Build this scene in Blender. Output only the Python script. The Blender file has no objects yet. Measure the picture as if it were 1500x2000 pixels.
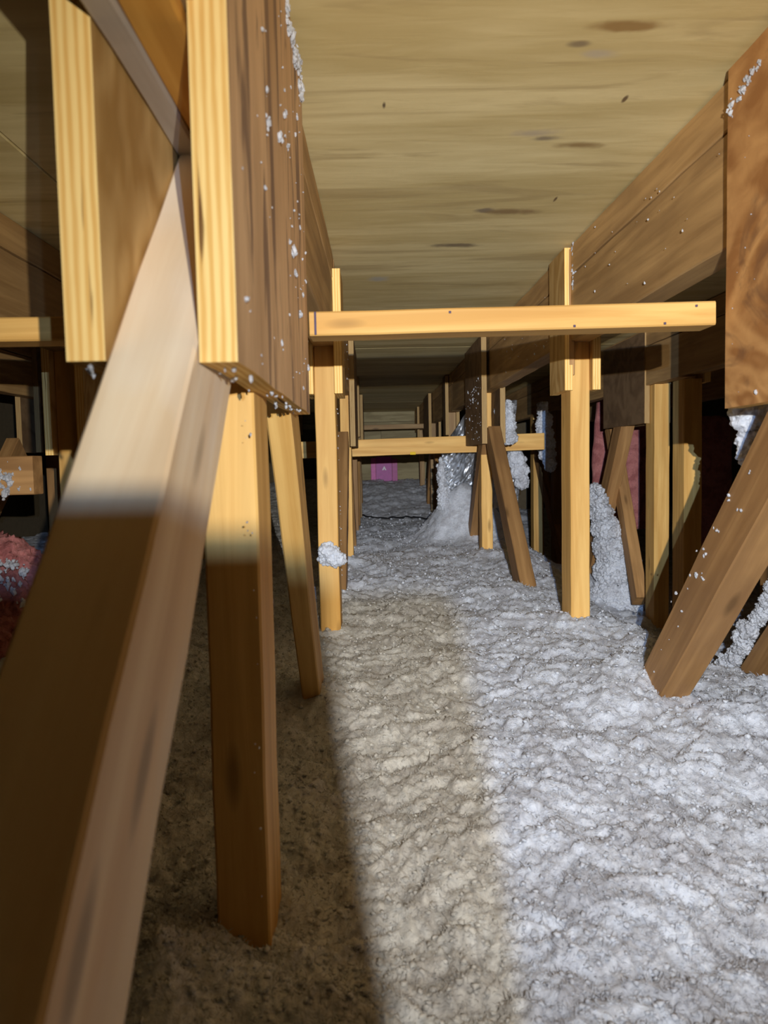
import bpy, bmesh, math, random
import numpy as np
from mathutils import Vector, Matrix, Euler
random.seed(7)
C = bpy.context.scene
COL = C.collection
# All lengths below are laid out in "u" (1 u = 0.851 mm, trusses stand 477 u = 16 inches apart)
u = 0.406 / 477
ZB = 360.0            # camera height over the attic floor boards, in u

# ------------------------------------------------------------------ camera
yaw, pit, roll = .012, .0669, .02
F = Vector((math.sin(yaw)*math.cos(pit), math.cos(yaw)*math.cos(pit), -math.sin(pit)))
R0 = Vector((math.cos(yaw), -math.sin(yaw), 0)); U0 = R0.cross(F)
Rv = R0*math.cos(roll) - U0*math.sin(roll); Uv = U0*math.cos(roll) + R0*math.sin(roll)
cam = bpy.data.cameras.new('camera'); camo = bpy.data.objects.new('camera', cam); COL.objects.link(camo)
M = Matrix((Rv, Uv, -F)).transposed().to_4x4(); M.translation = Vector((0, 0, ZB*u))
camo.matrix_world = M
cam.sensor_fit = 'HORIZONTAL'; cam.sensor_width = 36; cam.lens = 36
cam.clip_start = .005; cam.clip_end = 50
cam.dof.use_dof = True; cam.dof.focus_distance = 1.25; cam.dof.aperture_fstop = 22
C.camera = camo
C.view_settings.view_transform = 'Standard'; C.view_settings.look = 'None'
C.view_settings.gamma = 1; C.view_settings.use_curve_mapping = False
C.view_settings.exposure = 0.0

# ------------------------------------------------------------------ world and lamps
w = bpy.data.worlds.new('dark_attic'); C.world = w; w.use_nodes = True
w.node_tree.nodes['Background'].inputs[0].default_value = (.9, .75, .5, 1)
w.node_tree.nodes['Background'].inputs[1].default_value = 0.004

def spot(name, loc, aim, energy, color, angle, blend, rad):
    l = bpy.data.lights.new(name, 'SPOT'); l.energy = energy; l.color = color
    l.spot_size = math.radians(angle); l.spot_blend = blend; l.shadow_soft_size = rad*u
    l.use_nodes = True; nt = l.node_tree
    em = nt.nodes['Emission']; fo = nt.nodes.new('ShaderNodeLightFalloff')
    fo.inputs['Strength'].default_value = 1.0; fo.inputs['Smooth'].default_value = 0.35
    nt.links.new(fo.outputs['Linear'], em.inputs['Strength'])
    o = bpy.data.objects.new(name, l); COL.objects.link(o)
    p = Vector(loc)*u; p.z += ZB*u
    t = Vector(aim)*u; t.z += ZB*u
    o.location = p; o.rotation_euler = (t-p).to_track_quat('-Z', 'Y').to_euler()
    return o
# two diodes of one headlamp, worn just above and behind the added smartphone slab
spot('headlamp_warm', (58, -80, 56), (390, 1500, -20), 54.0, (1.0, .93, .77), 122, 1.0, 1.5)
spot('headlamp_cool', (45.8, -80, 58), (280, 1500, -200), 33.0, (.38, .60, 1.0), 90, 1.0, 1.3)
# dim warm fill panel added behind the viewpoint; no real lamp there
al = bpy.data.lights.new('fill_light', 'AREA'); al.shape = 'RECTANGLE'; al.size = 700*u; al.size_y = 500*u; al.energy = .012; al.color = (1, .72, .36)
alo = bpy.data.objects.new('fill_light', al); COL.objects.link(alo); alo.location = Vector((300*u, -430*u, (ZB+20)*u)); alo.rotation_euler = (math.radians(90), 0, 0)

# ------------------------------------------------------------------ helpers
def P(x, y, z): return Vector((x*u, y*u, (z+ZB)*u))
def link(name, me, mats, parent=None):
    o = bpy.data.objects.new(name, me); COL.objects.link(o)
    for m in (mats if isinstance(mats, (list, tuple)) else [mats]):
        if m.name not in me.materials: me.materials.append(m)
    if parent is not None: o.parent = parent
    return o
def tag(o, label=None, cat=None, group=None, kind=None):
    for k, v in (('label', label), ('category', cat), ('group', group), ('kind', kind)):
        if v: o[k] = v
    return o
def empty(name, loc):
    o = bpy.data.objects.new(name, None); COL.objects.link(o); o.location = loc; o.empty_display_size = .02
    return o

def timber(name, p0, p1, wx, wt, mat, parent=None, roll_=0.0, seed=0, wob=0.6, bev=1.6, ends=(0, 0)):
    """A sawn board from p0 to p1 (u). Local z runs along the grain, local x is sideways (world x side), wx / wt its two widths.
    ends = extra slant of the end cuts."""
    a, b = Vector(p0), Vector(p1); L = (b-a).length; d = (b-a).normalized()
    ref = Vector((1, 0, 0))
    if abs(d.dot(ref)) > .9: ref = Vector((0, 1, 0))
    xl = (ref - d*ref.dot(d)).normalized(); yl = d.cross(xl)
    if roll_:
        q = Matrix.Rotation(roll_, 3, d); xl = q@xl; yl = q@yl
    rnd = random.Random(seed*31+7)
    n = max(3, int(L/60)); bm = bmesh.new(); rings = []
    for i in range(n+1):
        t = i/n; z = t*L
        c = min(bev, wx*.2, wt*.2)
        ox, oy = rnd.uniform(-wob, wob), rnd.uniform(-wob, wob)
        pts = [(-wx/2+c, -wt/2), (wx/2-c, -wt/2), (wx/2, -wt/2+c), (wx/2, wt/2-c), (wx/2-c, wt/2), (-wx/2+c, wt/2), (-wx/2, wt/2-c), (-wx/2, -wt/2+c)]
        r = []
        for (x, y) in pts:
            zz = z
            if i == 0: zz += ends[0]*(y/wt+.5)*wt
            if i == n: zz -= ends[1]*(y/wt+.5)*wt
            r.append(bm.verts.new(((x+ox)*u, (y+oy)*u, zz*u)))
        rings.append(r)
    for i in range(n):
        for k in range(8):
            bm.faces.new((rings[i][k], rings[i][(k+1) % 8], rings[i+1][(k+1) % 8], rings[i+1][k]))
    bm.faces.new(rings[0][::-1]); bm.faces.new(rings[-1])
    bmesh.ops.recalc_face_normals(bm, faces=bm.faces)
    me = bpy.data.meshes.new(name); bm.to_mesh(me); bm.free()
    o = link(name, me, mat, parent)
    Mx = Matrix((xl, yl, d)).transposed().to_4x4(); Mx.translation = P(*a)
    if parent is not None: o.matrix_world = Mx; o.matrix_parent_inverse = Matrix.Identity(4); o.matrix_basis = parent_inv(parent)@Mx
    else: o.matrix_world = Mx
    return o
def parent_inv(p): return Matrix.Translation(p.location).inverted()

def plate(name, x0, x1, y0, y1, z0, z1, mats, parent, grain='z', jag=1.5, seed=0, tilt=0.0):
    """Plywood gusset: thickness in x; slot 0 faces, slot 1 layered edges."""
    rnd = random.Random(seed+99); bm = bmesh.new()
    per = []
    def side(a, b, n):
        for i in range(n):
            t = i/n; y = a[0]+(b[0]-a[0])*t; z = a[1]+(b[1]-a[1])*t
            per.append((y+rnd.uniform(-jag, jag)*.5, z+rnd.uniform(-jag, jag)*.5))
    side((y0, z0), (y1, z0), 9); side((y1, z0), (y1, z1), 7); side((y1, z1), (y0, z1), 9); side((y0, z1), (y0, z0), 7)
    cy, cz = (y0+y1)/2, (z0+z1)/2; cx = (x0+x1)/2
    A = [bm.verts.new(((x0-cx)*u, (p[0]-cy)*u, (p[1]-cz)*u)) for p in per]
    B = [bm.verts.new(((x1-cx)*u, (p[0]-cy)*u, (p[1]-cz)*u)) for p in per]
    f1 = bm.faces.new(A); f2 = bm.faces.new(B[::-1])
    for i in range(len(per)):
        j = (i+1) % len(per); f = bm.faces.new((A[j], A[i], B[i], B[j])); f.material_index = 1
    bmesh.ops.recalc_face_normals(bm, faces=bm.faces)
    me = bpy.data.meshes.new(name); bm.to_mesh(me); bm.free()
    o = bpy.data.objects.new(name, me); COL.objects.link(o)
    for m in mats: me.materials.append(m)
    o.parent = parent; o.matrix_basis = parent_inv(parent)@Matrix.Translation(P(cx, cy, cz))@Matrix.Rotation(tilt, 4, 'X')
    return o

def blobmesh(bm, c, r, rnd, sub=1, sq=(1, 1, 1), amp=.35):
    q = bmesh.ops.create_icosphere(bm, subdivisions=sub, radius=1)
    ph = [rnd.uniform(0, 6.28) for _ in range(6)]
    for v in q['verts']:
        n = v.co.copy()
        k = 1+amp*(math.sin(n.x*4+ph[0])*math.sin(n.y*4+ph[1])+.6*math.sin(n.z*7+ph[2])*math.sin(n.x*7+ph[3])) + rnd.uniform(-.18, .18)
        v.co = Vector(((c[0]+n.x*r*sq[0]*k)*u, (c[1]+n.y*r*sq[1]*k)*u, (c[2]+n.z*r*sq[2]*k)*u))

def flecks(pts, mat, parent, name='insulation_fleck_scatter', seed=3, label=None):
    """tiny tufts of wool stuck to wood: world positions in u with radius"""
    rnd = random.Random(seed); bm = bmesh.new()
    for (x, y, z, r) in pts:
        for k in range(1 if r < 2.2 else 4):
            s = r*(1 if k == 0 else rnd.uniform(.35, .7))
            blobmesh(bm, (x+(rnd.uniform(-r, r)*.5 if k else 0), y+(rnd.uniform(-r, r)*1.2 if k else 0), z+(rnd.uniform(-r, r)*1.2 if k else 0)), s, rnd, 1, (rnd.uniform(.5, .9), rnd.uniform(.6, 1.3), rnd.uniform(.6, 1.3)))
    me = bpy.data.meshes.new(name); bm.to_mesh(me); bm.free()
    o = link(name, me, mat); o['kind'] = 'stuff'
    if parent is not None:
        o.parent = parent; o.matrix_basis = parent_inv(parent)@Matrix.Translation(P(0, 0, 0))
    else: o.location = P(0, 0, 0)
    return o

# ------------------------------------------------------------------ materials
def nodes(m):
    m.use_nodes = True; nt = m.node_tree; nt.nodes.clear()
    out = nt.nodes.new('ShaderNodeOutputMaterial'); b = nt.nodes.new('ShaderNodeBsdfPrincipled')
    nt.links.new(b.outputs[0], out.inputs[0]); return nt, b
def ramp(nt, stops):
    r = nt.nodes.new('ShaderNodeValToRGB'); e = r.color_ramp.elements
    while len(e) < len(stops): e.new(.5)
    for k, (p, c) in enumerate(stops): e[k].position = p; e[k].color = (*c, 1)
    return r
def mixc(nt, a, b, fac, mode='MIX'):
    m = nt.nodes.new('ShaderNodeMix'); m.data_type = 'RGBA'; m.blend_type = mode
    for sock, v in ((m.inputs[6], a), (m.inputs[7], b)):
        if hasattr(v, 'links'): nt.links.new(v, sock)
        else: sock.default_value = (*v, 1)
    if hasattr(fac, 'links'): nt.links.new(fac, m.inputs[0])
    else: m.inputs[0].default_value = fac
    return m.outputs[2]
def noise(nt, vec, scale, detail=4, dist=0, rough=.55):
    n = nt.nodes.new('ShaderNodeTexNoise'); n.inputs['Scale'].default_value = scale; n.inputs['Detail'].default_value = detail
    n.inputs['Distortion'].default_value = dist; n.inputs['Roughness'].default_value = rough
    nt.links.new(vec, n.inputs['Vector']); return n.outputs['Fac']
def mapped(nt, src, scale, loc=None):
    mp = nt.nodes.new('ShaderNodeMapping'); mp.inputs['Scale'].default_value = scale
    nt.links.new(src, mp.inputs[0])
    if loc is not None: nt.links.new(loc, mp.inputs['Location'])
    return mp.outputs[0]
def coords(nt):
    tc = nt.nodes.new('ShaderNodeTexCoord'); oi = nt.nodes.new('ShaderNodeObjectInfo')
    mu = nt.nodes.new('ShaderNodeVectorMath'); mu.operation = 'SCALE'; mu.inputs[0].default_value = (7, 11, 5)
    nt.links.new(oi.outputs['Random'], mu.inputs['Scale'])
    ad = nt.nodes.new('ShaderNodeVectorMath'); ad.operation = 'ADD'
    nt.links.new(tc.outputs['Object'], ad.inputs[0]); nt.links.new(mu.outputs[0], ad.inputs[1])
    return ad.outputs[0], oi.outputs['Random'], tc.outputs['Object']

def wood(name, light, dark, stain, grain=(55, 55, 3), knot=True, stain_amt=.35, rough=.62, bump=.25):
    m = bpy.data.materials.new(name); nt, b = nodes(m)
    v, rn, _ = coords(nt)
    g = noise(nt, mapped(nt, v, grain), 1.0, 6, .6, .6)
    # growth rings: bands of a slow noise
    rg = noise(nt, mapped(nt, v, (grain[0]*.35, grain[1]*.35, grain[2]*.45)), 1.0, 2, .3)
    mm = nt.nodes.new('ShaderNodeMath'); mm.operation = 'MULTIPLY'; mm.inputs[1].default_value = 34; nt.links.new(rg, mm.inputs[0])
    sn = nt.nodes.new('ShaderNodeMath'); sn.operation = 'SINE'; nt.links.new(mm.outputs[0], sn.inputs[0])
    mr = nt.nodes.new('ShaderNodeMapRange'); mr.inputs[1].default_value = -1; mr.inputs[2].default_value = 1; nt.links.new(sn.outputs[0], mr.inputs[0])
    r1 = ramp(nt, [(.35, dark), (.62, light)]); nt.links.new(g, r1.inputs[0])
    c = mixc(nt, r1.outputs[0], tuple(x*.72 for x in dark), 0.0)
    ml = nt.nodes.new('ShaderNodeMath'); ml.operation = 'MULTIPLY'; ml.inputs[1].default_value = .28; nt.links.new(mr.outputs[0], ml.inputs[0])
    nt.links.new(ml.outputs[0], c.node.inputs[0])
    s = noise(nt, mapped(nt, v, (14, 14, 5)), 1.0, 3, .4)
    r2 = ramp(nt, [(.45, (0, 0, 0)), (.72, (1, 1, 1))]); nt.links.new(s, r2.inputs[0])
    m3 = nt.nodes.new('ShaderNodeMath'); m3.operation = 'MULTIPLY'; m3.inputs[1].default_value = stain_amt; nt.links.new(r2.outputs[0], m3.inputs[0])
    c = mixc(nt, c, stain, m3.outputs[0])
    if knot:
        vo = nt.nodes.new('ShaderNodeTexVoronoi'); vo.inputs['Scale'].default_value = 1.0
        nt.links.new(mapped(nt, v, (26, 26, 7)), vo.inputs['Vector'])
        r3 = ramp(nt, [(.07, (1, 1, 1)), (.17, (0, 0, 0))]); nt.links.new(vo.outputs['Distance'], r3.inputs[0])
        m4 = nt.nodes.new('ShaderNodeMath'); m4.operation = 'MULTIPLY'; m4.inputs[1].default_value = .75; nt.links.new(r3.outputs[0], m4.inputs[0])
        c = mixc(nt, c, tuple(x*.45 for x in dark), m4.outputs[0])
    # member to member variation
    hv = nt.nodes.new('ShaderNodeHueSaturation'); mr2 = nt.nodes.new('ShaderNodeMapRange')
    mr2.inputs[3].default_value = .82; mr2.inputs[4].default_value = 1.12; nt.links.new(rn, mr2.inputs[0])
    nt.links.new(mr2.outputs[0], hv.inputs['Value']); nt.links.new(c, hv.inputs['Color'])
    nt.links.new(hv.outputs[0], b.inputs['Base Color'])
    b.inputs['Roughness'].default_value = rough; b.inputs['Specular IOR Level'].default_value = .3
    bp = nt.nodes.new('ShaderNodeBump'); bp.inputs['Strength'].default_value = bump; bp.inputs['Distance'].default_value = .002
    nt.links.new(g, bp.inputs['Height']); nt.links.new(bp.outputs[0], b.inputs['Normal'])
    return m

def ply_face(name, light, dark, streak, scale, amt=.5, bands=26, distort=1.2, streak_pos=(.56, .66)):
    """rotary cut veneer: broad wavy rings stretched along the grain (scale gives the axes)"""
    m = bpy.data.materials.new(name); nt, b = nodes(m)
    v, rn, _ = coords(nt)
    big = noise(nt, mapped(nt, v, scale), 1.0, 2, distort)
    mm = nt.nodes.new('ShaderNodeMath'); mm.operation = 'MULTIPLY'; mm.inputs[1].default_value = bands; nt.links.new(big, mm.inputs[0])
    sn = nt.nodes.new('ShaderNodeMath'); sn.operation = 'SINE'; nt.links.new(mm.outputs[0], sn.inputs[0])
    mr = nt.nodes.new('ShaderNodeMapRange'); mr.inputs[1].default_value = -1; mr.inputs[2].default_value = 1; nt.links.new(sn.outputs[0], mr.inputs[0])
    fine = noise(nt, mapped(nt, v, tuple(k*9 for k in scale)), 1.0, 5, .5)
    ad = nt.nodes.new('ShaderNodeMath'); ad.operation = 'MULTIPLY_ADD'; ad.inputs[1].default_value = .45; nt.links.new(mr.outputs[0], ad.inputs[0]); 
    f2 = nt.nodes.new('ShaderNodeMath'); f2.operation = 'MULTIPLY'; f2.inputs[1].default_value = .75; nt.links.new(fine, f2.inputs[0]); nt.links.new(f2.outputs[0], ad.inputs[2])
    r1 = ramp(nt, [(.3, light), (.85, dark)]); nt.links.new(ad.outputs[0], r1.inputs[0])
    st = noise(nt, mapped(nt, v, tuple(k*2.6 for k in scale)), 1.0, 4, 1.5)
    r2 = ramp(nt, [(streak_pos[0], (0, 0, 0)), (streak_pos[1], (1, 1, 1))]); nt.links.new(st, r2.inputs[0])
    m3 = nt.nodes.new('ShaderNodeMath'); m3.operation = 'MULTIPLY'; m3.inputs[1].default_value = amt; nt.links.new(r2.outputs[0], m3.inputs[0])
    c = mixc(nt, r1.outputs[0], streak, m3.outputs[0])
    nt.links.new(c, b.inputs['Base Color'])
    b.inputs['Roughness'].default_value = .7; b.inputs['Specular IOR Level'].default_value = .2
    bp = nt.nodes.new('ShaderNodeBump'); bp.inputs['Strength'].default_value = .3; bp.inputs['Distance'].default_value = .0015
    nt.links.new(ad.outputs[0], bp.inputs['Height']); nt.links.new(bp.outputs[0], b.inputs['Normal'])
    return m, nt, b, c

def ply_edge(name, c0, c1):
    m = bpy.data.materials.new(name); nt, b = nodes(m)
    v, rn, ob = coords(nt)
    sp = nt.nodes.new('ShaderNodeSeparateXYZ'); nt.links.new(ob, sp.inputs[0])
    wv = noise(nt, mapped(nt, v, (10, 12, 12)), 1.0, 2)
    a = nt.nodes.new('ShaderNodeMath'); a.operation = 'MULTIPLY'; a.inputs[1].default_value = 6.2832/(4.6*u); nt.links.new(sp.outputs[0], a.inputs[0])
    a2 = nt.nodes.new('ShaderNodeMath'); a2.operation = 'MULTIPLY_ADD'; a2.inputs[1].default_value = 3.0; nt.links.new(wv, a2.inputs[0]); nt.links.new(a.outputs[0], a2.inputs[2])
    s = nt.nodes.new('ShaderNodeMath'); s.operation = 'SINE'; nt.links.new(a2.outputs[0], s.inputs[0])
    g = noise(nt, mapped(nt, v, (900, 30, 30)), 1.0, 4)
    mm = nt.nodes.new('ShaderNodeMath'); mm.operation = 'MULTIPLY_ADD'; mm.inputs[1].default_value = .28; nt.links.new(s.outputs[0], mm.inputs[0]); nt.links.new(g, mm.inputs[2])
    r = ramp(nt, [(.25, c1), (.7, c0)]); nt.links.new(mm.outputs[0], r.inputs[0])
    # dark core voids
    vv = noise(nt, mapped(nt, v, (260, 9, 9)), 1.0, 3)
    r2 = ramp(nt, [(.66, (0, 0, 0)), (.72, (1, 1, 1))]); nt.links.new(vv, r2.inputs[0])
    c = mixc(nt, r.outputs[0], (.16, .07, .02), r2.outputs[0])
    nt.links.new(c, b.inputs['Base Color']); b.inputs['Roughness'].default_value = .8; b.inputs['Specular IOR Level'].default_value = .15
    return m

def wool(name, c0, c1, scale=1.0, bump=.9):
    m = bpy.data.materials.new(name); nt, b = nodes(m)
    tc = nt.nodes.new('ShaderNodeTexCoord'); v = tc.outputs['Object']
    n1 = noise(nt, v, 150*scale, 6, .8, .7); n2 = noise(nt, v, 22*scale, 5, .8)
    r = ramp(nt, [(.38, c1), (.55, c0)]); nt.links.new(n2, r.inputs[0])
    r2 = ramp(nt, [(.3, (.72, .72, .74)), (.56, (1, 1, 1))]); nt.links.new(n1, r2.inputs[0])
    c = mixc(nt, r.outputs[0], r2.outputs[0], 1.0, 'MULTIPLY')
    nt.links.new(c, b.inputs['Base Color']); b.inputs['Roughness'].default_value = 1; b.inputs['Specular IOR Level'].default_value = 0
    b.inputs['Subsurface Weight'].default_value = .45; b.inputs['Subsurface Radius'].default_value = (1, 1, 1); b.inputs['Subsurface Scale'].default_value = .007
    bp = nt.nodes.new('ShaderNodeBump'); bp.inputs['Strength'].default_value = bump; bp.inputs['Distance'].default_value = .004
    nt.links.new(n1, bp.inputs['Height']); nt.links.new(bp.outputs[0], b.inputs['Normal'])
    return m
def plain(name, col, rough=.6, metal=0, bump=0):
    m = bpy.data.materials.new(name); nt, b = nodes(m)
    tc = nt.nodes.new('ShaderNodeTexCoord'); n = noise(nt, tc.outputs['Object'], 60, 4)
    r = ramp(nt, [(.3, tuple(c*.8 for c in col)), (.7, col)]); nt.links.new(n, r.inputs[0]); nt.links.new(r.outputs[0], b.inputs['Base Color'])
    b.inputs['Roughness'].default_value = rough; b.inputs['Metallic'].default_value = metal
    if bump:
        bp = nt.nodes.new('ShaderNodeBump'); bp.inputs['Strength'].default_value = bump; bp.inputs['Distance'].default_value = .004
        nt.links.new(n, bp.inputs['Height']); nt.links.new(bp.outputs[0], b.inputs['Normal'])
    return m

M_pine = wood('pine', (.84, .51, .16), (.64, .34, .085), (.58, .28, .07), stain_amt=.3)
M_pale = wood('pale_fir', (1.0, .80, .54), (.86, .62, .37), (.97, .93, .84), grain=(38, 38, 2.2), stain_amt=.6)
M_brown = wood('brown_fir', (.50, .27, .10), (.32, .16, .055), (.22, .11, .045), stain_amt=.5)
M_chord = wood('aged_chord', (.58, .35, .14), (.38, .215, .08), (.25, .14, .06), stain_amt=.5, knot=False)
M_plyL, _, _, _ = ply_face('weathered_gusset_ply', (.76, .50, .27), (.50, .31, .16), (.18, .11, .08), (12, 9, 1.8), .8, 11, 1.3, (.54, .62))
M_plyI, _, _, _ = ply_face('clean_gusset_ply', (.62, .40, .155), (.44, .25, .075), (.5, .3, .1), (5, 5, 2.6), .2, 40, 2.0)
M_plyR, _, _, _ = ply_face('curly_gusset_ply', (.62, .33, .12), (.36, .16, .05), (.15, .075, .04), (6, 4, 7), .55, 34, 1.6)
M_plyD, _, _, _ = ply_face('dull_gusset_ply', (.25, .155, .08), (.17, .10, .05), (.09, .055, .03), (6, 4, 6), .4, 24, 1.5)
M_edge = ply_edge('ply_edge', (.98, .68, .26), (.80, .46, .13))
M_wool = wool('white_wool', (.78, .80, .85), (.60, .60, .63))
M_woolp = wool('pink_wool', (.55, .22, .20), (.40, .14, .13), 1.0, 1.0)
M_wood_back = plain('dark_board', (.12, .09, .05), .9)
M_foil = plain('silver_foil', (.72, .74, .78), .32, .85, .6)
M_pinkfoam = plain('magenta_plastic', (.42, .05, .30), .5)
M_white = plain('white_print', (.8, .8, .8), .6)
M_cable = plain('black_cable', (.015, .015, .018), .5)
M_yellow = plain('yellow_mark', (.85, .55, .01), .7)
M_ink = plain('ink_line', (.10, .07, .12), .8)
M_occluder = plain('occluder_black', (.02, .02, .022), .35)

# roof deck plywood: grain along world x, with knots
def roof_material():
    m, nt, b, c = ply_face('roof_plywood', (.78, .64, .33), (.58, .45, .20), (.40, .29, .13), (1.1, 7, 3), .5, 12, 1.1, (.55, .68))
    return m
M_roof = roof_material()
def add_knots(m, knots):
    nt = m.node_tree; b = [n for n in nt.nodes if n.type == 'BSDF_PRINCIPLED'][0]
    src = b.inputs['Base Color'].links[0].from_socket
    geo = nt.nodes.new('ShaderNodeNewGeometry')
    nz = nt.nodes.new('ShaderNodeTexNoise'); nz.inputs['Scale'].default_value = 28; nz.inputs['Detail'].default_value = 3
    nt.links.new(geo.outputs['Position'], nz.inputs['Vector'])
    cur = src
    for (x, y, rx, ry, col) in knots:
        mp = nt.nodes.new('ShaderNodeMapping'); mp.inputs['Location'].default_value = (-x/rx, -y/ry, 0)
        mp.inputs['Scale'].default_value = (1/(rx*u), 1/(ry*u), 0); nt.links.new(geo.outputs['Position'], mp.inputs[0])
        ln = nt.nodes.new('ShaderNodeVectorMath'); ln.operation = 'LENGTH'; nt.links.new(mp.outputs[0], ln.inputs[0])
        ad = nt.nodes.new('ShaderNodeMath'); ad.operation = 'MULTIPLY_ADD'; ad.inputs[1].default_value = 1.3; nt.links.new(nz.outputs['Fac'], ad.inputs[0]); nt.links.new(ln.outputs['Value'], ad.inputs[2])
        r = ramp(nt, [(.0, (0, 0, 0)), (1.0, (0, 0, 0))]); r.color_ramp.interpolation = 'EASE'
        e = r.color_ramp.elements; e[0].color = (1, 1, 1, 1); e[0].position = .55; e[1].position = 1.0
        mr = nt.nodes.new('ShaderNodeMath'); mr.operation = 'MULTIPLY'; mr.inputs[1].default_value = .62; nt.links.new(ad.outputs[0], mr.inputs[0])
        nt.links.new(mr.outputs[0], r.inputs[0])
        m3 = nt.nodes.new('ShaderNodeMath'); m3.operation = 'MULTIPLY'; m3.inputs[1].default_value = .95; nt.links.new(r.outputs[0], m3.inputs[0])
        cur = mixc(nt, cur, col, m3.outputs[0])
    nt.links.new(cur, b.inputs['Base Color'])
def roofpt(px, py, z=382):
    v = F + Rv*((px-750)/1500) + Uv*((1000-py)/1500); k = z/v.z; return v.x*k, v.y*k
kn = []
for (px, py, rx, ry, col) in [(1130, 88, 17, 9, (.27, .20, .11)), (1165, 108, 26, 12, (.52, .43, .28)), (1230, 55, 50, 12, (.33, .20, .07)), (1065, 272, 24, 11, (.30, .24, .15)),
                              (1040, 262, 34, 16, (.52, .42, .27)), (1130, 285, 40, 14, (.33, .22, .09)), (945, 412, 22, 16, (.26, .20, .13)), (1000, 415, 50, 22, (.30, .20, .09)),
                              (750, 208, 3, 12, (.12, .08, .05)), (1220, 196, 3, 10, (.16, .10, .05)), (1085, 390, 3, 16, (.16, .10, .05)), (740, 545, 34, 30, (.50, .46, .36)), (890, 480, 60, 20, (.25, .19, .11))]:
    x, y = roofpt(px, py); kn.append((x, y, rx, ry, col))
add_knots(M_roof, kn)

# ------------------------------------------------------------------ room shell
def box(name, lo, hi, mat, parent=None):
    c = [(a+b)/2 for a, b in zip(lo, hi)]; bm = bmesh.new(); bmesh.ops.create_cube(bm, size=1)
    for v in bm.verts: v.co = Vector([v.co[i]*(hi[i]-lo[i])*u for i in range(3)])
    bmesh.ops.bevel(bm, geom=bm.edges[:], offset=min(1.0, min(h-l for h, l in zip(hi, lo))*.2)*u, segments=1, affect='EDGES')
    me = bpy.data.meshes.new(name); bm.to_mesh(me); bm.free(); o = link(name, me, mat)
    if parent is not None: o.parent = parent; o.matrix_basis = parent_inv(parent)@Matrix.Translation(P(*c))
    else: o.location = P(*c)
    return o
XL, XR, YN, YF = -1750, 2300, -500, 6050
ceil = box('ceiling', (XL, YN, 402), (XR, YF, 410), M_wood_back); tag(ceil, kind='structure')
ys = [YN, 240, 2655, 5080, YF]
for i in range(len(ys)-1):
    xs = [XL, -420+ (i % 2)*0, 1020, XR]
    for k in range(3):
        p = box('plywood_panel', (xs[k]+1.5, ys[i]+2, 383), (xs[k+1]-1.5, ys[i+1]-2, 401), M_roof, ceil)
flo = box('floor', (XL, YN, -720), (XR, YF, -705), M_wood_back); tag(flo, kind='structure')
wl = box('wall_left', (XL-20, YN, -720), (XL, YF, 410), M_wood_back); tag(wl, kind='structure')
wr = box('wall_right', (XR, YN, -720), (XR+20, YF, 410), M_wood_back); tag(wr, kind='structure')
wf = box('wall_far', (XL, YF, -720), (XR, YF+20, 410), M_wood_back); tag(wf, kind='structure')
M_endply, _, _, _ = ply_face('end_wall_plywood', (.34, .28, .15), (.24, .19, .10), (.15, .11, .05), (1.2, 6, 7), .5, 20, 1.2)
for (x0, x1, z0, z1) in [(-460, 60, -150, 250), (62, 470, -150, 250), (-700, 640, 255, 300), (-700, 640, 303, 380)]:
    box('wall_board', (x0, YF-14, z0), (x1, YF-1, z1), M_endply, wf)

# ------------------------------------------------------------------ blown insulation surface
def vnoise(x, y, seed):
    rs = np.random.RandomState(seed); T = rs.rand(256, 256)
    xi = np.floor(x).astype(int); yi = np.floor(y).astype(int); fx = x-xi; fy = y-yi
    fx = fx*fx*(3-2*fx); fy = fy*fy*(3-2*fy)
    a = T[xi % 256, yi % 256]; b = T[(xi+1) % 256, yi % 256]; c = T[xi % 256, (yi+1) % 256]; d = T[(xi+1) % 256, (yi+1) % 256]
    return (a*(1-fx)+b*fx)*(1-fy)+(c*(1-fx)+d*fx)*fy
def worley(x, y, seed):
    rs = np.random.RandomState(seed); T = rs.rand(128, 128, 2)
    xi = np.floor(x).astype(int); yi = np.floor(y).astype(int); best = np.full(x.shape, 9.0)
    for i in (-1, 0, 1):
        for j in (-1, 0, 1):
            t = T[(xi+i) % 128, (yi+j) % 128]
            best = np.minimum(best, (xi+i+t[..., 0]-x)**2+(yi+j+t[..., 1]-y)**2)
    return np.sqrt(best)
def sm(a, b, t):
    t = np.clip((t-a)/(b-a), 0, 1); return t*t*(3-2*t)
BUMPS = [(-150, 470, 60, 42), (-75, 600, 10, 40), (-78, 1040, 14, 40), (385, 1440, 16, 34), (360, 2480, 22, 40), (340, 1800, 14, 40), (350, 1080, 20, 45), (330, 3000, 110, 90),
         (385, 3050, 120, 120), (-90, 1460, 14, 30), (845, 2350, 40, 60), (300, 3500, 40, 80), (-100, 2300, 20, 60), (770, 2900, 120, 110), (640, 2400, 40, 160)]
def base_h(x, y):
    h = -322 - 34*sm(1150, 420, y)*1.0
    h = h - 245*sm(440, 800, x)*sm(900, 1500, y)
    h = h + 165*sm(4350, 6000, y) - 18*sm(3000, 3700, y)*sm(4700, 4200, y)
    h = h + 10*np.sin(x/190+1.0)*np.sin(y/260) + 60*sm(-300, -560, x)*sm(700, 1100, y)*sm(1500, 1200, y)
    for bx, by, a, s in BUMPS: h = h + a*np.exp(-((x-bx)**2+(y-by)**2)/(2*s*s))
    return h
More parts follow.
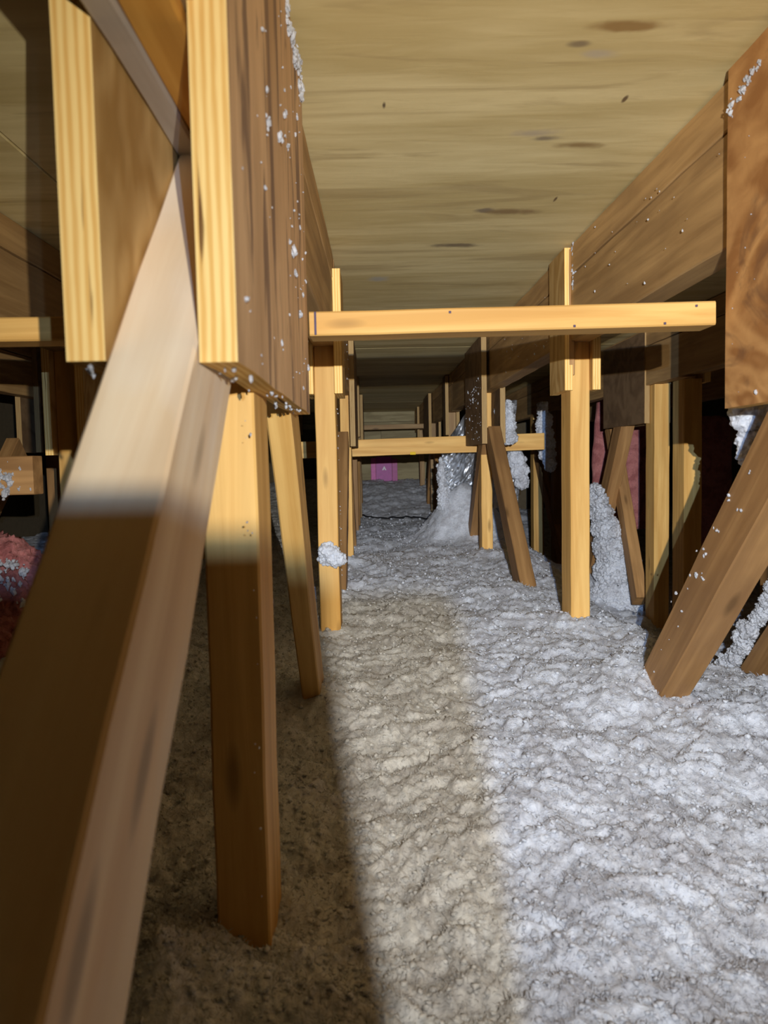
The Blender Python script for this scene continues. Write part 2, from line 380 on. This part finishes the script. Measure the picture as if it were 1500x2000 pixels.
def height(x, y):
    wx = x+14*(vnoise(x/40, y/40, 11)-.5)*2; wy = y+14*(vnoise(x/40+9, y/40+4, 12)-.5)*2
    h = base_h(x, y)
    h = h + 22*(vnoise(x/150, y/150, 1)-.5) + 16*(vnoise(x/62, y/62, 2)-.5)
    h = h + 9*(.55-worley(wx/38, wy/38, 3)**2) + 10*(vnoise(wx/17, wy/17, 8)-.5) + 6*(.5-worley(wx/13+.3, wy/13, 4)**2) + 5*(vnoise(wx/6, wy/6, 9)-.5)
    h = h + 3.5*(vnoise(x/2.7, y/2.7, 6)-.5)
    return h
NU, NV = 620, 640
tt = np.linspace(0, 1, NV); yy = -480 + 0*tt
k0, k1 = math.log(360+20), math.log(6050+360)
yy = np.exp(math.log(560)+(math.log(6015+360)-math.log(560))*tt)-360.0
yy = np.concatenate([[-480, -200, 60], yy[yy > 100]]); NV = len(yy)
ss = np.linspace(-1, 1, NU); ss = np.sign(ss)*np.abs(ss)**1.15
Y, S = np.meshgrid(yy, ss, indexing='ij')
half = np.minimum(2300, 260+.62*np.maximum(Y, 100)+150)
X = S*half + 40
# outer columns reach the walls
X[:, 0] = XL+30; X[:, -1] = XR-30; X = np.clip(X, XL+30, XR-30)
Hh = height(X, Y)
co = np.stack([X*u, Y*u, (Hh+ZB)*u], -1).reshape(-1, 3)
idx = np.arange(NU*NV).reshape(NV, NU)
q = np.stack([idx[:-1, :-1], idx[:-1, 1:], idx[1:, 1:], idx[1:, :-1]], -1).reshape(-1, 4)
me = bpy.data.meshes.new('blown_insulation')
me.vertices.add(len(co)); me.vertices.foreach_set('co', co.ravel())
me.loops.add(q.size); me.loops.foreach_set('vertex_index', q.ravel())
me.polygons.add(len(q)); me.polygons.foreach_set('loop_start', np.arange(0, q.size, 4)); me.polygons.foreach_set('loop_total', np.full(len(q), 4))
me.update(); me.validate(); me.polygons.foreach_set('use_smooth', np.ones(len(q), bool))
ins = link('blown_insulation', me, M_wool)
tag(ins, 'white loose fluffy blown insulation covering the attic floor between trusses', 'insulation', kind='stuff')
# loose tufts lying on the surface: part of the same insulation
def gh(x, y): return float(height(np.array([x]), np.array([y]))[0])
rnd = random.Random(5); bm = bmesh.new()
proto = []
N = 26000
ts = np.random.RandomState(2); ty = 420*np.exp(ts.rand(N)*math.log(4600/420)); tx = (ts.rand(N)*2-1)*(60+.42*ty)+.1*ty
th = height(tx, ty)
V = []; Fc = []
phi = (1+5**.5)/2
ico = np.array([(-1, phi, 0), (1, phi, 0), (-1, -phi, 0), (1, -phi, 0), (0, -1, phi), (0, 1, phi), (0, -1, -phi), (0, 1, -phi), (phi, 0, -1), (phi, 0, 1), (-phi, 0, -1), (-phi, 0, 1)])/1.9
icf = np.array([(0, 11, 5), (0, 5, 1), (0, 1, 7), (0, 7, 10), (0, 10, 11), (1, 5, 9), (5, 11, 4), (11, 10, 2), (10, 7, 6), (7, 1, 8), (3, 9, 4), (3, 4, 2), (3, 2, 6), (3, 6, 8), (3, 8, 9), (4, 9, 5), (2, 4, 11), (6, 2, 10), (8, 6, 7), (9, 8, 1)])
rr = (.7+2.2*ts.rand(N)**3)*(.7+ty/2600)
vs = ico[None]*(rr[:, None, None])*(.35+1.3*ts.rand(N, 12, 1))*np.array([1.1, 1.1, .8])
vs = vs + np.stack([tx, ty, th+rr*.15], -1)[:, None, :]
vv = vs.reshape(-1, 3); vv[:, 2] += ZB; vv *= u
ff = (icf[None]+12*np.arange(N)[:, None, None]).reshape(-1, 3)
me = bpy.data.meshes.new('loose_tufts'); me.from_pydata(vv.tolist(), [], ff.tolist()); me.polygons.foreach_set('use_smooth', np.ones(len(ff), bool))
NF = 110000
fy_ = 400*np.exp(ts.rand(NF)*math.log(3600/400)); fx_ = (ts.rand(NF)*2-1)*(60+.42*fy_)+.1*fy_
fh = height(fx_, fy_); L_ = (2.5+5.5*ts.rand(NF))*(.8+fy_/3000); az = ts.rand(NF)*6.283; el = ts.rand(NF)*1.0-.15
d_ = np.stack([np.cos(az)*np.cos(el), np.sin(az)*np.cos(el), np.sin(el)], -1); side_ = np.stack([-np.sin(az), np.cos(az), 0*az], -1)+(ts.rand(NF, 3)-.5)
o_ = np.stack([fx_, fy_, fh-.6], -1); w_ = (.18+.00022*fy_)[:, None]
bend = (ts.rand(NF, 3)-.5)*L_[:, None]*.5
q0 = o_-side_*w_; q1 = o_+side_*w_; m_ = o_+d_*L_[:, None]*.55+bend*.6; q2 = m_+side_*w_; q3 = m_-side_*w_; q4 = o_+d_*L_[:, None]
fv = np.stack([q0, q1, q2, q3, q4], 1).reshape(-1, 3); fv[:, 2] += ZB; fv *= u
bi = 5*np.arange(NF)[:, None]
tri_ = np.concatenate([bi+np.array([[0, 1, 2]]), bi+np.array([[0, 2, 3]]), bi+np.array([[3, 2, 4]])])
mf = bpy.data.meshes.new('loose_fibres'); mf.vertices.add(len(fv)); mf.vertices.foreach_set('co', fv.ravel())
mf.loops.add(tri_.size); mf.loops.foreach_set('vertex_index', tri_.ravel().astype(np.int32))
mf.polygons.add(len(tri_)); mf.polygons.foreach_set('loop_start', np.arange(0, tri_.size, 3)); mf.polygons.foreach_set('loop_total', np.full(len(tri_), 3)); mf.update()
lf = link('loose_fibres', mf, M_wool, ins); lf['kind'] = 'stuff'
tf = link('loose_tufts', me, M_wool, ins); tf['kind'] = 'stuff'

# ------------------------------------------------------------------ trusses
def K_joint(t, cx, yc, mem, plate_mats, zf, specs, zb=46, seed=0, hw=20, pl=(True, True), pt=16):
    """gusseted joint: plates either side, brace leaning to the viewer, post, brace leaning away"""
    lo, hi = yc-207, yc+207
    out = {}
    if pl[0]: out['l'] = plate('gusset_plate', cx-hw-pt, cx-hw, lo, hi, zb, 374, plate_mats[0], t, seed=seed)
    if pl[1]: out['r'] = plate('gusset_plate', cx+hw, cx+hw+pt, lo, hi, zb, 374, plate_mats[1], t, seed=seed+1)
    (a0, a1), (c0, c1) = specs
    w1, w2, w3 = mem['w']
    out['b1'] = timber('diagonal_brace', (cx+mem['dx'][0], a0[0], a0[1]), (cx+mem['dx'][0], a1[0], a1[1]), w1, 70, mem['m'][0], t, seed=seed+2)
    out['p'] = timber('post', (cx+mem['dx'][1], yc-18, 213), (cx+mem['dx'][1], yc-18, zf-60), w2, 64, mem['m'][1], t, seed=seed+3)
    out['b2'] = timber('diagonal_brace', (cx+mem['dx'][2], c0[0], c0[1]), (cx+mem['dx'][2], c1[0], c1[1]), w3, 62, mem['m'][2], t, seed=seed+4)
    return out
def M_joint(t, cx, y, zb, zf, mats, pm, seed=0, hw=17, px=15, zt=378, dx=0):
    plate('gusset_plate', cx-hw-px, cx-hw, y-55, y+65, zb, zt, pm, t, seed=seed, jag=.8)
    plate('gusset_plate', cx+hw, cx+hw+px, y-55, y+65, zb, zt, pm, t, seed=seed+1, jag=.8)
    return timber('post', (cx+dx, y, 213), (cx+dx, y, zf-60), 2*hw, 72, mats, t, seed=seed+2)
def chords(t, line, zlo=213, seed=0, m=None):
    m = m or M_chord
    for i in range(len(line)-1):
        (x0, y0), (x1, y1) = line[i], line[i+1]
        timber('top_chord', (x0, y0, 356), (x1, y1, 356), 40, 50, m, t, seed=seed+i)
        timber('sister_board', (x0, y0, 270), (x1, y1, 270), 40, 116, m, t, seed=seed+10+i)
PMR = [M_plyR, M_edge]; PML = [M_plyL, M_edge]; PMI = [M_plyI, M_edge]; M_edge_dim = ply_edge('dimmed_ply_edge', (.50, .34, .15), (.34, .20, .08)); PMD = [M_plyD, M_edge_dim]  # darker copy of the plate edge: weaker lamplight farther off put into its colour
M_fir_dim = wood('dimmed_fir', (.42, .27, .12), (.30, .17, .07), (.22, .12, .05), stain_amt=.5)  # fir for the far posts, lamp falloff painted in as a darker tone

# --- left truss of the corridor
tL = empty('roof_truss', P(-90, 0, -340))
tag(tL, 'nearest roof truss left of the corridor, with thick pale brace and bright-edged gussets', 'truss')
chords(tL, [(-102, -300), (-88, 1480), (-92, 3400), (-92, 6030)], seed=1)
K1 = K_joint(tL, -102, 570, {'w': (40, 37, 24), 'dx': (0, 4, 12), 'm': (M_pale, M_pine, M_pine)}, (PMI), -350,
             (((572, 210), (-60, -415)), ((700, 140), (1095, -380))), seed=21, pl=(False, False))
plate('gusset_plate', -141, -123, 360, 775, 48, 376, PMI, tL, seed=5)
gL = plate('gusset_plate', -81, -63, 366, 775, 48, 376, PML, tL, seed=6); gL['label'] = 'weathered brown gusset plate dotted with white wool'
M_gray = wood('weathered_gray', (.62, .55, .47), (.44, .37, .30), (.40, .32, .24), knot=False); M_orange = wood('orange_fir', (.84, .46, .10), (.62, .30, .05), (.5, .22, .04), knot=False)
timber('filler_strip', (-115, 320, 205), (-115, 560, 205), 15, 12, M_gray, tL, seed=8)['label'] = 'weathered gray filler strip'
timber('filler_strip', (-95, 320, 206), (-95, 560, 206), 25, 10, M_orange, tL, seed=9)['label'] = 'orange filler strip'
M_joint(tL, -88, 1470, 124, -330, M_pine, PMI, seed=31, hw=19, zt=348)
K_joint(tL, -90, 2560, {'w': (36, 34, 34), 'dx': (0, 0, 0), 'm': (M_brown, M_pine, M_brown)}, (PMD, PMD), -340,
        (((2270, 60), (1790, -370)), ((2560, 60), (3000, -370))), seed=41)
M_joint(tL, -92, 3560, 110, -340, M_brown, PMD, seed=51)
K_joint(tL, -92, 4580, {'w': (36, 34, 34), 'dx': (0, 0, 0), 'm': (M_brown, M_fir_dim, M_brown)}, (PMD, PMD), -340,
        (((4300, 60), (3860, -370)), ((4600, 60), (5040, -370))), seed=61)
# --- right truss of the corridor
tR = empty('roof_truss', P(372, 0, -340))
tag(tR, 'roof truss right of the corridor, slanted brown brace and curly-grained gusset at the photo edge', 'truss')
chords(tR, [(398, -300), (384, 1480), (370, 3400), (346, 6030)], seed=101)
K_joint(tR, 392, 568, {'w': (40, 36, 40), 'dx': (0, 0, 0), 'm': (M_brown, M_pine, M_brown)}, (PMR, PMR), -350,
        (((560, 210), (0, -400)), ((455, 270), (1100, -385))), seed=121, pt=17)
M_joint(tR, 386, 1470, 122, -330, M_pine, PMI, seed=131, hw=18)
timber('scab_board', (366, 1425, 375), (366, 1425, 150), 12, 20, M_brown, tR, seed=137)
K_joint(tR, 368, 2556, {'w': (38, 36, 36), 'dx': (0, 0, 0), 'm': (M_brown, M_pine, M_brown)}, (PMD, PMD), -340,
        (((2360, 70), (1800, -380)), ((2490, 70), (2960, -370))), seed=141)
M_joint(tR, 362, 3560, 110, -340, M_fir_dim, PMD, seed=151)
K_joint(tR, 352, 4580, {'w': (36, 34, 34), 'dx': (0, 0, 0), 'm': (M_brown, M_fir_dim, M_brown)}, (PMD, PMD), -340,
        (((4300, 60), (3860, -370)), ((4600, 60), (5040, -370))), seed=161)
M_joint(tR, 348, 5560, 100, -250, M_fir_dim, PMD, seed=171)
# --- second truss to the right
t2 = empty('roof_truss', P(850, 0, -540))
tag(t2, 'second roof truss right of the corridor, paired tall posts behind the slanted brown brace', 'truss')
chords(t2, [(866, -300), (858, 1480), (845, 3400), (835, 6030)], seed=201)
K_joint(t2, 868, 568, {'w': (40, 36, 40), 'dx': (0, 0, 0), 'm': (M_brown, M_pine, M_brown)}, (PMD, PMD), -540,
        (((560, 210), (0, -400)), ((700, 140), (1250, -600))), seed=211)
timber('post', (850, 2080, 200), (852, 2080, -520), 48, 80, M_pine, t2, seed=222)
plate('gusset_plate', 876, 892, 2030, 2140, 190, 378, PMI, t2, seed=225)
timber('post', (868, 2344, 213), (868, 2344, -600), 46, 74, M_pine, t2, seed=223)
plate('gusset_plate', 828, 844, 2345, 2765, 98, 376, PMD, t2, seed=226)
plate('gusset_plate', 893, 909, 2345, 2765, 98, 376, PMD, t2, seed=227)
timber('diagonal_brace', (860, 2620, 120), (830, 3060, -640), 46, 70, M_brown, t2, seed=228)
timber('diagonal_brace', (864, 1150, 60), (864, 1800, -625), 60, 84, M_brown, t2, seed=229)
timber('diagonal_brace', (900, 2900, 110), (870, 2500, -480), 38, 60, M_brown, t2, seed=232)
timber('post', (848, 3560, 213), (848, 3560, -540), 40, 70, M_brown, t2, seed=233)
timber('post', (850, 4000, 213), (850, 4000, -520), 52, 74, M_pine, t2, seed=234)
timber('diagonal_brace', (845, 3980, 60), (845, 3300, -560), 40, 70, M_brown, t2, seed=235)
# --- truss left of the corridor, one bay further
t3 = empty('roof_truss', P(-567, 0, -340))
tag(t3, 'shadowed roof truss one bay left of the near gussets, only dim posts showing', 'truss')
chords(t3, [(-575, -300), (-567, 1480), (-567, 6030)], seed=301)
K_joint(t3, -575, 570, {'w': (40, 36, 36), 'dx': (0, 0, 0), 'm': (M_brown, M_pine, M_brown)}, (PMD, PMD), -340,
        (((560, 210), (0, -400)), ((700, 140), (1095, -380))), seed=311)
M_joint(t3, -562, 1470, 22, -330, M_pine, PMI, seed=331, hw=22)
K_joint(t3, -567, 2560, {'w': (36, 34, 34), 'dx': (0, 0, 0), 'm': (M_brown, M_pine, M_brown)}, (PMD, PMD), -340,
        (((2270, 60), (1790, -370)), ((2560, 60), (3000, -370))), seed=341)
# --- outermost trusses
for (cx, lab, sd) in ((-1044, 'faint dark roof truss farthest left, behind the left crosspiece', 401), (1324, 'dim roof truss farthest right, beyond the paired tall posts', 501)):
    t = empty('roof_truss', P(cx, 0, -340 if cx < 0 else -540)); tag(t, lab, 'truss')
    zf = -340 if cx < 0 else -540
    chords(t, [(cx, 900), (cx, 6030)], seed=sd)
    K_joint(t, cx, 2560, {'w': (38, 38, 38), 'dx': (0, 0, 0), 'm': (M_brown, M_brown, M_brown)}, (PMD, PMD), zf,
            (((2270, 60), (1790, zf-30)), ((2560, 60), (3000, zf-30))), seed=sd+10)
    M_joint(t, cx, 1470, 80, zf, M_brown, PMD, seed=sd+20)
    M_joint(t, cx, 3560, 80, zf, M_brown, PMD, seed=sd+30)

# ------------------------------------------------------------------ crosspieces
b1 = timber('blocking_board', (-62, 806, 139), (350, 806, 143), 24, 40, M_pine, seed=601, wob=.3, roll_=math.pi/2)
tag(b1, 'bright yellow pine crosspiece spanning the corridor just behind the near gussets', 'board')
o = box('ink_line', (-1.0, -1.0, -11.5), (1.2, .5, 11.5), M_ink)
o.parent = b1; o.matrix_basis = Matrix.Identity(4)
o.matrix_world = b1.matrix_world.inverted() @ Matrix.Translation(P(-55.5, 785.6, 139)) if False else o.matrix_world
o.matrix_basis = b1.matrix_world.inverted() @ Matrix.Translation(P(-56, 785.8, 139.3))
b2 = timber('blocking_board', (-545, 806, 139), (-142, 806, 139), 24, 40, M_pine, seed=602, wob=.3, roll_=math.pi/2)
tag(b2, 'dim crosspiece at the left edge, level with the bright corridor crosspiece', 'board')
b3 = timber('blocking_board', (-330, 2800, 42), (620, 2800, 58), 60, 36, M_pine, seed=603, wob=.5, roll_=math.pi/2)
tag(b3, 'wide pale crosspiece farther down the corridor with a small yellow mark', 'board')
for nx_, nz_ in ((80, 148), (206, 132), (298, 133), (330, 150)):
    o = box('nail', (-1.2, -.8, -1.2), (1.2, .8, 1.2), M_ink); o.parent = b1; o.matrix_basis = b1.matrix_world.inverted() @ Matrix.Translation(P(nx_, 785.6, nz_))
o = box('yellow_mark', (-10, -1, -5), (10, 1, 5), M_yellow); o.parent = b3
o.matrix_basis = b3.matrix_world.inverted() @ Matrix.Translation(P(142, 2781.2, 24)); o['label'] = 'yellow paint dab'
b4 = timber('blocking_board', (-72, 5000, 214), (337, 5000, 218), 30, 40, M_fir_dim, seed=604, wob=.3, roll_=math.pi/2)
tag(b4, 'thin far crosspiece near the end wall, above the pink package', 'board')
b5 = timber('blocking_board', (-760, 1215, -11), (-528, 1215, -12), 60, 34, M_brown, seed=605, wob=.5, roll_=math.pi/2)
tag(b5, 'short brown board at the left edge sprinkled with white wool', 'board')

# ------------------------------------------------------------------ wool clumps and mounds
def lump(name, parts, mat, label, cat='insulation', group=None, seed=1, sub=3, amp=.2):
    """one lumpy mass grown from overlapping balls, remeshed into one skin"""
    rnd = random.Random(seed); bm = bmesh.new()
    for (x, y, z, rx, ry, rz) in parts:
        qv = bmesh.ops.create_icosphere(bm, subdivisions=2, radius=1)
        for v in qv['verts']: v.co = Vector(((x+v.co.x*rx)*u, (y+v.co.y*ry)*u, (z+v.co.z*rz)*u))
    me = bpy.data.meshes.new(name); bm.to_mesh(me); bm.free(); o = link(name, me, mat)
    o.location = P(0, 0, 0)
    rs = min(min(p[3:]) for p in parts)
    rm = o.modifiers.new('r', 'REMESH'); rm.mode = 'VOXEL'; rm.voxel_size = max(1.1, rs*.10)*u; rm.use_smooth_shade = True
    for k, (sc, st) in enumerate(((26, 11), (9, 7.0), (3.6, 3.2))):
        tx = bpy.data.textures.new('wool_relief', 'CLOUDS'); tx.noise_scale = sc*u; tx.noise_depth = 2
        d = o.modifiers.new('d', 'DISPLACE'); d.texture = tx; d.strength = st*u*(1.2+amp*5); d.mid_level = .5; d.texture_coords = 'LOCAL'
    return tag(o, label, cat, group)
lump('wool_clump', [(-86, 1425, -170, 24, 16, 18), (-82, 1428, -182, 26, 16, 14)], M_wool, 'small white wool clump stuck on the left post behind the near braces', seed=3, amp=.12)
lump('wool_clump', [(440, 2500, 50+z, 24+r, 30, 26) for z, r in ((50, 2), (80, -4), (110, -10), (20, 6))]+[(402, 2460, 160, 12, 18, 40)], M_wool, 'white wool clump clinging between gusset and brace on the right truss', seed=4, amp=.15)
lump('wool_clump', [(690+dx, 3100, z, 34+r, 34, 36) for z, r, dx in ((190, -12, -6), (140, 0, 0), (95, 4, 2), (50, 4, 6), (10, 0, 12), (-25, -10, 22))], M_wool, 'tall white wool clump hanging left of the bright right-hand post', seed=5, amp=.18)
lump('wool_clump', [(560+dx, 2950, z, 34+r, 30, 38) for z, r, dx in ((30, -8, -20), (-10, 4, -10), (-50, 4, 0), (-85, -6, 8))], M_wool, 'white wool clump between the two leaning braces of the right truss', seed=6, amp=.18)
lump('wool_mound', [(800+dx, 2740, z, r, 90, r) for z, r, dx in ((-120, 20, -14), (-160, 30, -4), (-200, 38, 10), (-260, 48, 30), (-330, 64, 50), (-420, 86, 74), (-520, 120, 90))], M_wool, 'steep white wool mound leaning behind the bright right-hand post', seed=7, amp=.3)
lump('wool_mound', [(300, 3020, -330, 80, 90, 70), (268, 2990, -160, 22, 40, 80), (262, 2990, -60, 16, 30, 70), (280, 3010, -260, 44, 60, 70)], M_wool, 'white wool heap piled against the silver foil sheet', seed=8, amp=.25)
lump('wool_clump', [(455+dx, 900, z, r, 20, r) for z, r, dx in ((54, 26, 6), (34, 30, 12), (14, 27, 4), (-2, 14, -10), (66, 22, -10), (60, 30, 30), (20, 24, 20), (45, 32, 45), (-20, 14, 0), (8, 26, -2), (50, 34, -2), (30, 34, 30))], M_wool, 'bright white wool clump hanging below the curly-grained gusset at the right edge', seed=9, amp=.08)
lump('wool_ridge', [(828+rnd.uniform(-6, 6), 1840-24*k, -570+26*k, rnd.uniform(12, 20), 30, rnd.uniform(16, 30)) for k in range(12)], M_wool, 'narrow white wool ridge lying on the lowest brown brace at the right edge', seed=10, amp=.25)
lump('pink_wool_mound', [(-560, 1150, -220, 60, 80, 70), (-600, 1200, -180, 80, 80, 80), (-540, 1100, -290, 70, 80, 70), (-640, 1180, -120, 60, 80, 50)], M_woolp, 'pink wool mound with white bits at the left edge', seed=12, amp=.3)
def batt(x0, x1, y, z0, z1, label, seed):
    rnd = random.Random(seed); bm = bmesh.new(); n, mz = 8, 16; dpt = 70
    g = bmesh.ops.create_grid(bm, x_segments=n, y_segments=mz, size=.5)
    for v in bm.verts:
        a, b = v.co.x+.5, v.co.y+.5
        e = min(a, 1-a, b, 1-b)*8
        v.co = Vector(((x0+(x1-x0)*a+rnd.uniform(-4, 4))*u, (y-18*min(1, e)+rnd.uniform(-7, 7))*u, (z0+(z1-z0)*b+rnd.uniform(-4, 4))*u))
    me = bpy.data.meshes.new('pink_batt'); bm.to_mesh(me); bm.free(); o = link('pink_batt', me, M_woolp); o.location = P(0, 0, 0)
    s = o.modifiers.new('s', 'SOLIDIFY'); s.thickness = dpt*u; s.offset = 1
    sb = o.modifiers.new('b', 'SUBSURF'); sb.levels = 2; sb.render_levels = 2
    return tag(o, label, 'insulation')
batt(985, 1190, 3400, -320, 250, 'pink insulation batt standing behind the second truss, left of the paired posts', 1)
batt(1215, 1370, 3050, -380, 140, 'dark pink insulation batt standing right of the paired posts', 2)

# silver foil sheet, crumpled, standing behind the gusset of the right truss
bm = bmesh.new(); rnd = random.Random(44); nx, nz = 34, 46; grid = []
outl = lambda a: 40+190*min(1, max(0, a-.02)/.45)            # top height along its width
for i in range(nx+1):
    a = i/nx; col = []
    for j in range(nz+1):
        b = j/nz; z = -340+(outl(a)+340)*b; x = 272+300*a+8*math.sin(b*9+a*4)+12*(1-b)*(a-.5)
        y = 3080+34*math.sin(a*9.5+b*1.5)+14*math.sin(a*25+b*5)+rnd.uniform(-7, 7)+40*b
        col.append(bm.verts.new((x*u, y*u, z*u)))
    grid.append(col)
for i in range(nx):
    for j in range(nz): bm.faces.new((grid[i][j], grid[i+1][j], grid[i+1][j+1], grid[i][j+1]))
me = bpy.data.meshes.new('foil_sheet'); bm.to_mesh(me); bm.free(); fo = link('foil_sheet', me, M_foil); fo.location = P(0, 0, 0)
s = fo.modifiers.new('s', 'SOLIDIFY'); s.thickness = 2*u
tag(fo, 'crumpled silver foil sheet standing behind the right truss far gusset', 'foil')

# pink package against the far wall: front panel, two side flaps, white triangle mark
pk = empty('pink_package', P(82, 5990, -160)); tag(pk, 'small magenta plastic package with white triangle mark against the far wall', 'package')
box('panel', (16, 5968, -165), (140, 5990, 30), M_pinkfoam, pk)
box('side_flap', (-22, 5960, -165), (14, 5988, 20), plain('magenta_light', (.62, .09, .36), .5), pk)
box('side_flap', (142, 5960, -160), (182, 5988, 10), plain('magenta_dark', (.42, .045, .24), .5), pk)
bm = bmesh.new()
tri = [bm.verts.new((x*u, 0, z*u)) for x, z in ((-17, -14), (17, -14), (0, 18))]; tr2 = [bm.verts.new((x*u, 0, z*u)) for x, z in ((-6, -14), (6, -14), (0, -2))]
bm.faces.new((tri[0], tr2[0], tr2[2], tri[2])); bm.faces.new((tri[2], tr2[2], tr2[1], tri[1]))
me = bpy.data.meshes.new('triangle_mark'); bm.to_mesh(me); bm.free(); o = link('triangle_mark', me, M_white, pk)
s = o.modifiers.new('s', 'SOLIDIFY'); s.thickness = 1*u
o.matrix_basis = parent_inv(pk)@Matrix.Translation(P(80, 5966, -60)); o['label'] = 'white printed triangle'

# cable on the wool
pts = [(-130+x, 0) for x in range(0, 620, 20)]
cu = bpy.data.curves.new('black_cable', 'CURVE'); cu.dimensions = '3D'; sp = cu.splines.new('POLY')
cp = []
for k in range(40):
    t = k/39; x = -110+560*t; y = 4650-620*t**.6+120*math.sin(t*3.1)
    cp.append((x, y, max(gh(x, y), gh(x+4, y), gh(x-4, y))+8))
sp.points.add(len(cp)-1)
for k, p in enumerate(cp): sp.points[k].co = (*(Vector(p)*u), 1)
cu.bevel_depth = 5.0*u; cu.bevel_resolution = 2
tmp = bpy.data.objects.new('tmp', cu); COL.objects.link(tmp); bpy.context.view_layer.update()
me = bpy.data.meshes.new_from_object(tmp.evaluated_get(bpy.context.evaluated_depsgraph_get())); bpy.data.objects.remove(tmp)
cb = link('black_cable', me, M_cable); cb.location = P(0, 0, 0)
tag(cb, 'thin black cable crossing the far wool floor', 'cable')

# ------------------------------------------------------------------ flecks of wool on the timber
rnd = random.Random(77)
def scat(fn, n, rmin, rmax, pw=3): return [(*fn(), rmin+(rmax-rmin)*rnd.random()**pw) for _ in range(n)]
fl = scat(lambda: (-62.3, 380+385*rnd.random()**.7, 55+310*rnd.random()), 95, .6, 2.6)
fl += [(-62, 640, 170, 4.5), (-62, 655, 158, 3), (-62, 560, 230, 3.4), (-62, 600, 262, 3), (-62, 690, 130, 3), (-62, 520, 320, 4), (-62, 470, 290, 3), (-62, 500, 214, 2.6), (-62, 550, 352, 5), (-62, 420, 300, 3)]
fl += [(-62, 640+rnd.uniform(0, 130), 360+rnd.uniform(-14, 12), rnd.uniform(2, 5)) for _ in range(40)]
fl += [(rnd.uniform(-80, -64), 380+rnd.random()*390, 47, rnd.uniform(.7, 2.2)) for _ in range(26)]
fl += [(rnd.uniform(-140, -124), 365+rnd.random()*60, 46.5, rnd.uniform(1.5, 3)) for _ in range(5)]
flecks(fl, M_wool, tL, 'wool_flecks')
fl = scat(lambda: (-80.5, 480+30*rnd.random(), 30-330*rnd.random()), 14, .5, 1.5)
fl += [(-66.5, 1440+60*rnd.random(), rnd.uniform(-300, 120), rnd.uniform(.8, 2)) for _ in range(20)]
fl += [(-68, rnd.uniform(1520, 2300), rnd.uniform(220, 370), rnd.uniform(1, 2.6)) for _ in range(30)]
fl += [(-112, 486, -12, 4)]
flecks(fl, M_wool, tL, 'wool_flecks', 5)
fl = scat(lambda: (354.5, 400+370*rnd.random(), 55+310*rnd.random()), 60, .6, 2.2)
fl += [(354.5, 775-60*t-rnd.random()*10, 330+6*rnd.random()+20*t, rnd.uniform(1.5, 4)) for t in [k/14 for k in range(15)]]
fl += scat(lambda: (360, 800+1400*rnd.random(), 225+140*rnd.random()), 60, .8, 2.6)
fl += [(366, 1402, rnd.uniform(300, 375), rnd.uniform(3, 7)) for _ in range(12)]
fl += scat(lambda: (331, 2350+400*rnd.random(), 50+200*rnd.random()), 60, 1.2, 4)
for k in range(28):
    t = rnd.random(); fl.append((371, 700+340*t, 40-340*t+rnd.uniform(-30, 30), rnd.uniform(.8, 2.6)))
flecks(fl, M_wool, tR, 'wool_flecks', 6)
fl = [(rnd.uniform(-760, -530), 1196, rnd.uniform(-38, 14), rnd.uniform(1, 4)) for _ in range(40)]+[(-575+rnd.uniform(-14, 14), 1195, -25+rnd.uniform(-16, 16), rnd.uniform(3, 8)) for _ in range(16)]
flecks(fl, M_wool, b5, 'wool_flecks', 8).matrix_basis = b5.matrix_world.inverted()@Matrix.Translation(P(0, 0, 0))

pm = bpy.data.objects['pink_wool_mound']; fl = []
for _ in range(70):
    a = rnd.random()*6.28; b = rnd.random()*1.3
    fl.append((-570+80*math.cos(a)*math.cos(b), 1150-95*abs(math.sin(a))*math.cos(b)-6, -210+78*math.sin(b), rnd.uniform(2, 7)))
f = flecks(fl, M_wool, pm, 'wool_flecks', 9); f.matrix_basis = Matrix.Identity(4)
# ------------------------------------------------------------------ unseen smartphone-shaped slab, added behind the lens to shade the lower left
ph = box('phone_occluder', (-38, -17, -130), (50.8, -8, 44), M_occluder)
tag(ph, 'unseen black smartphone-shaped occluder added behind the viewpoint', 'phone_occluder')
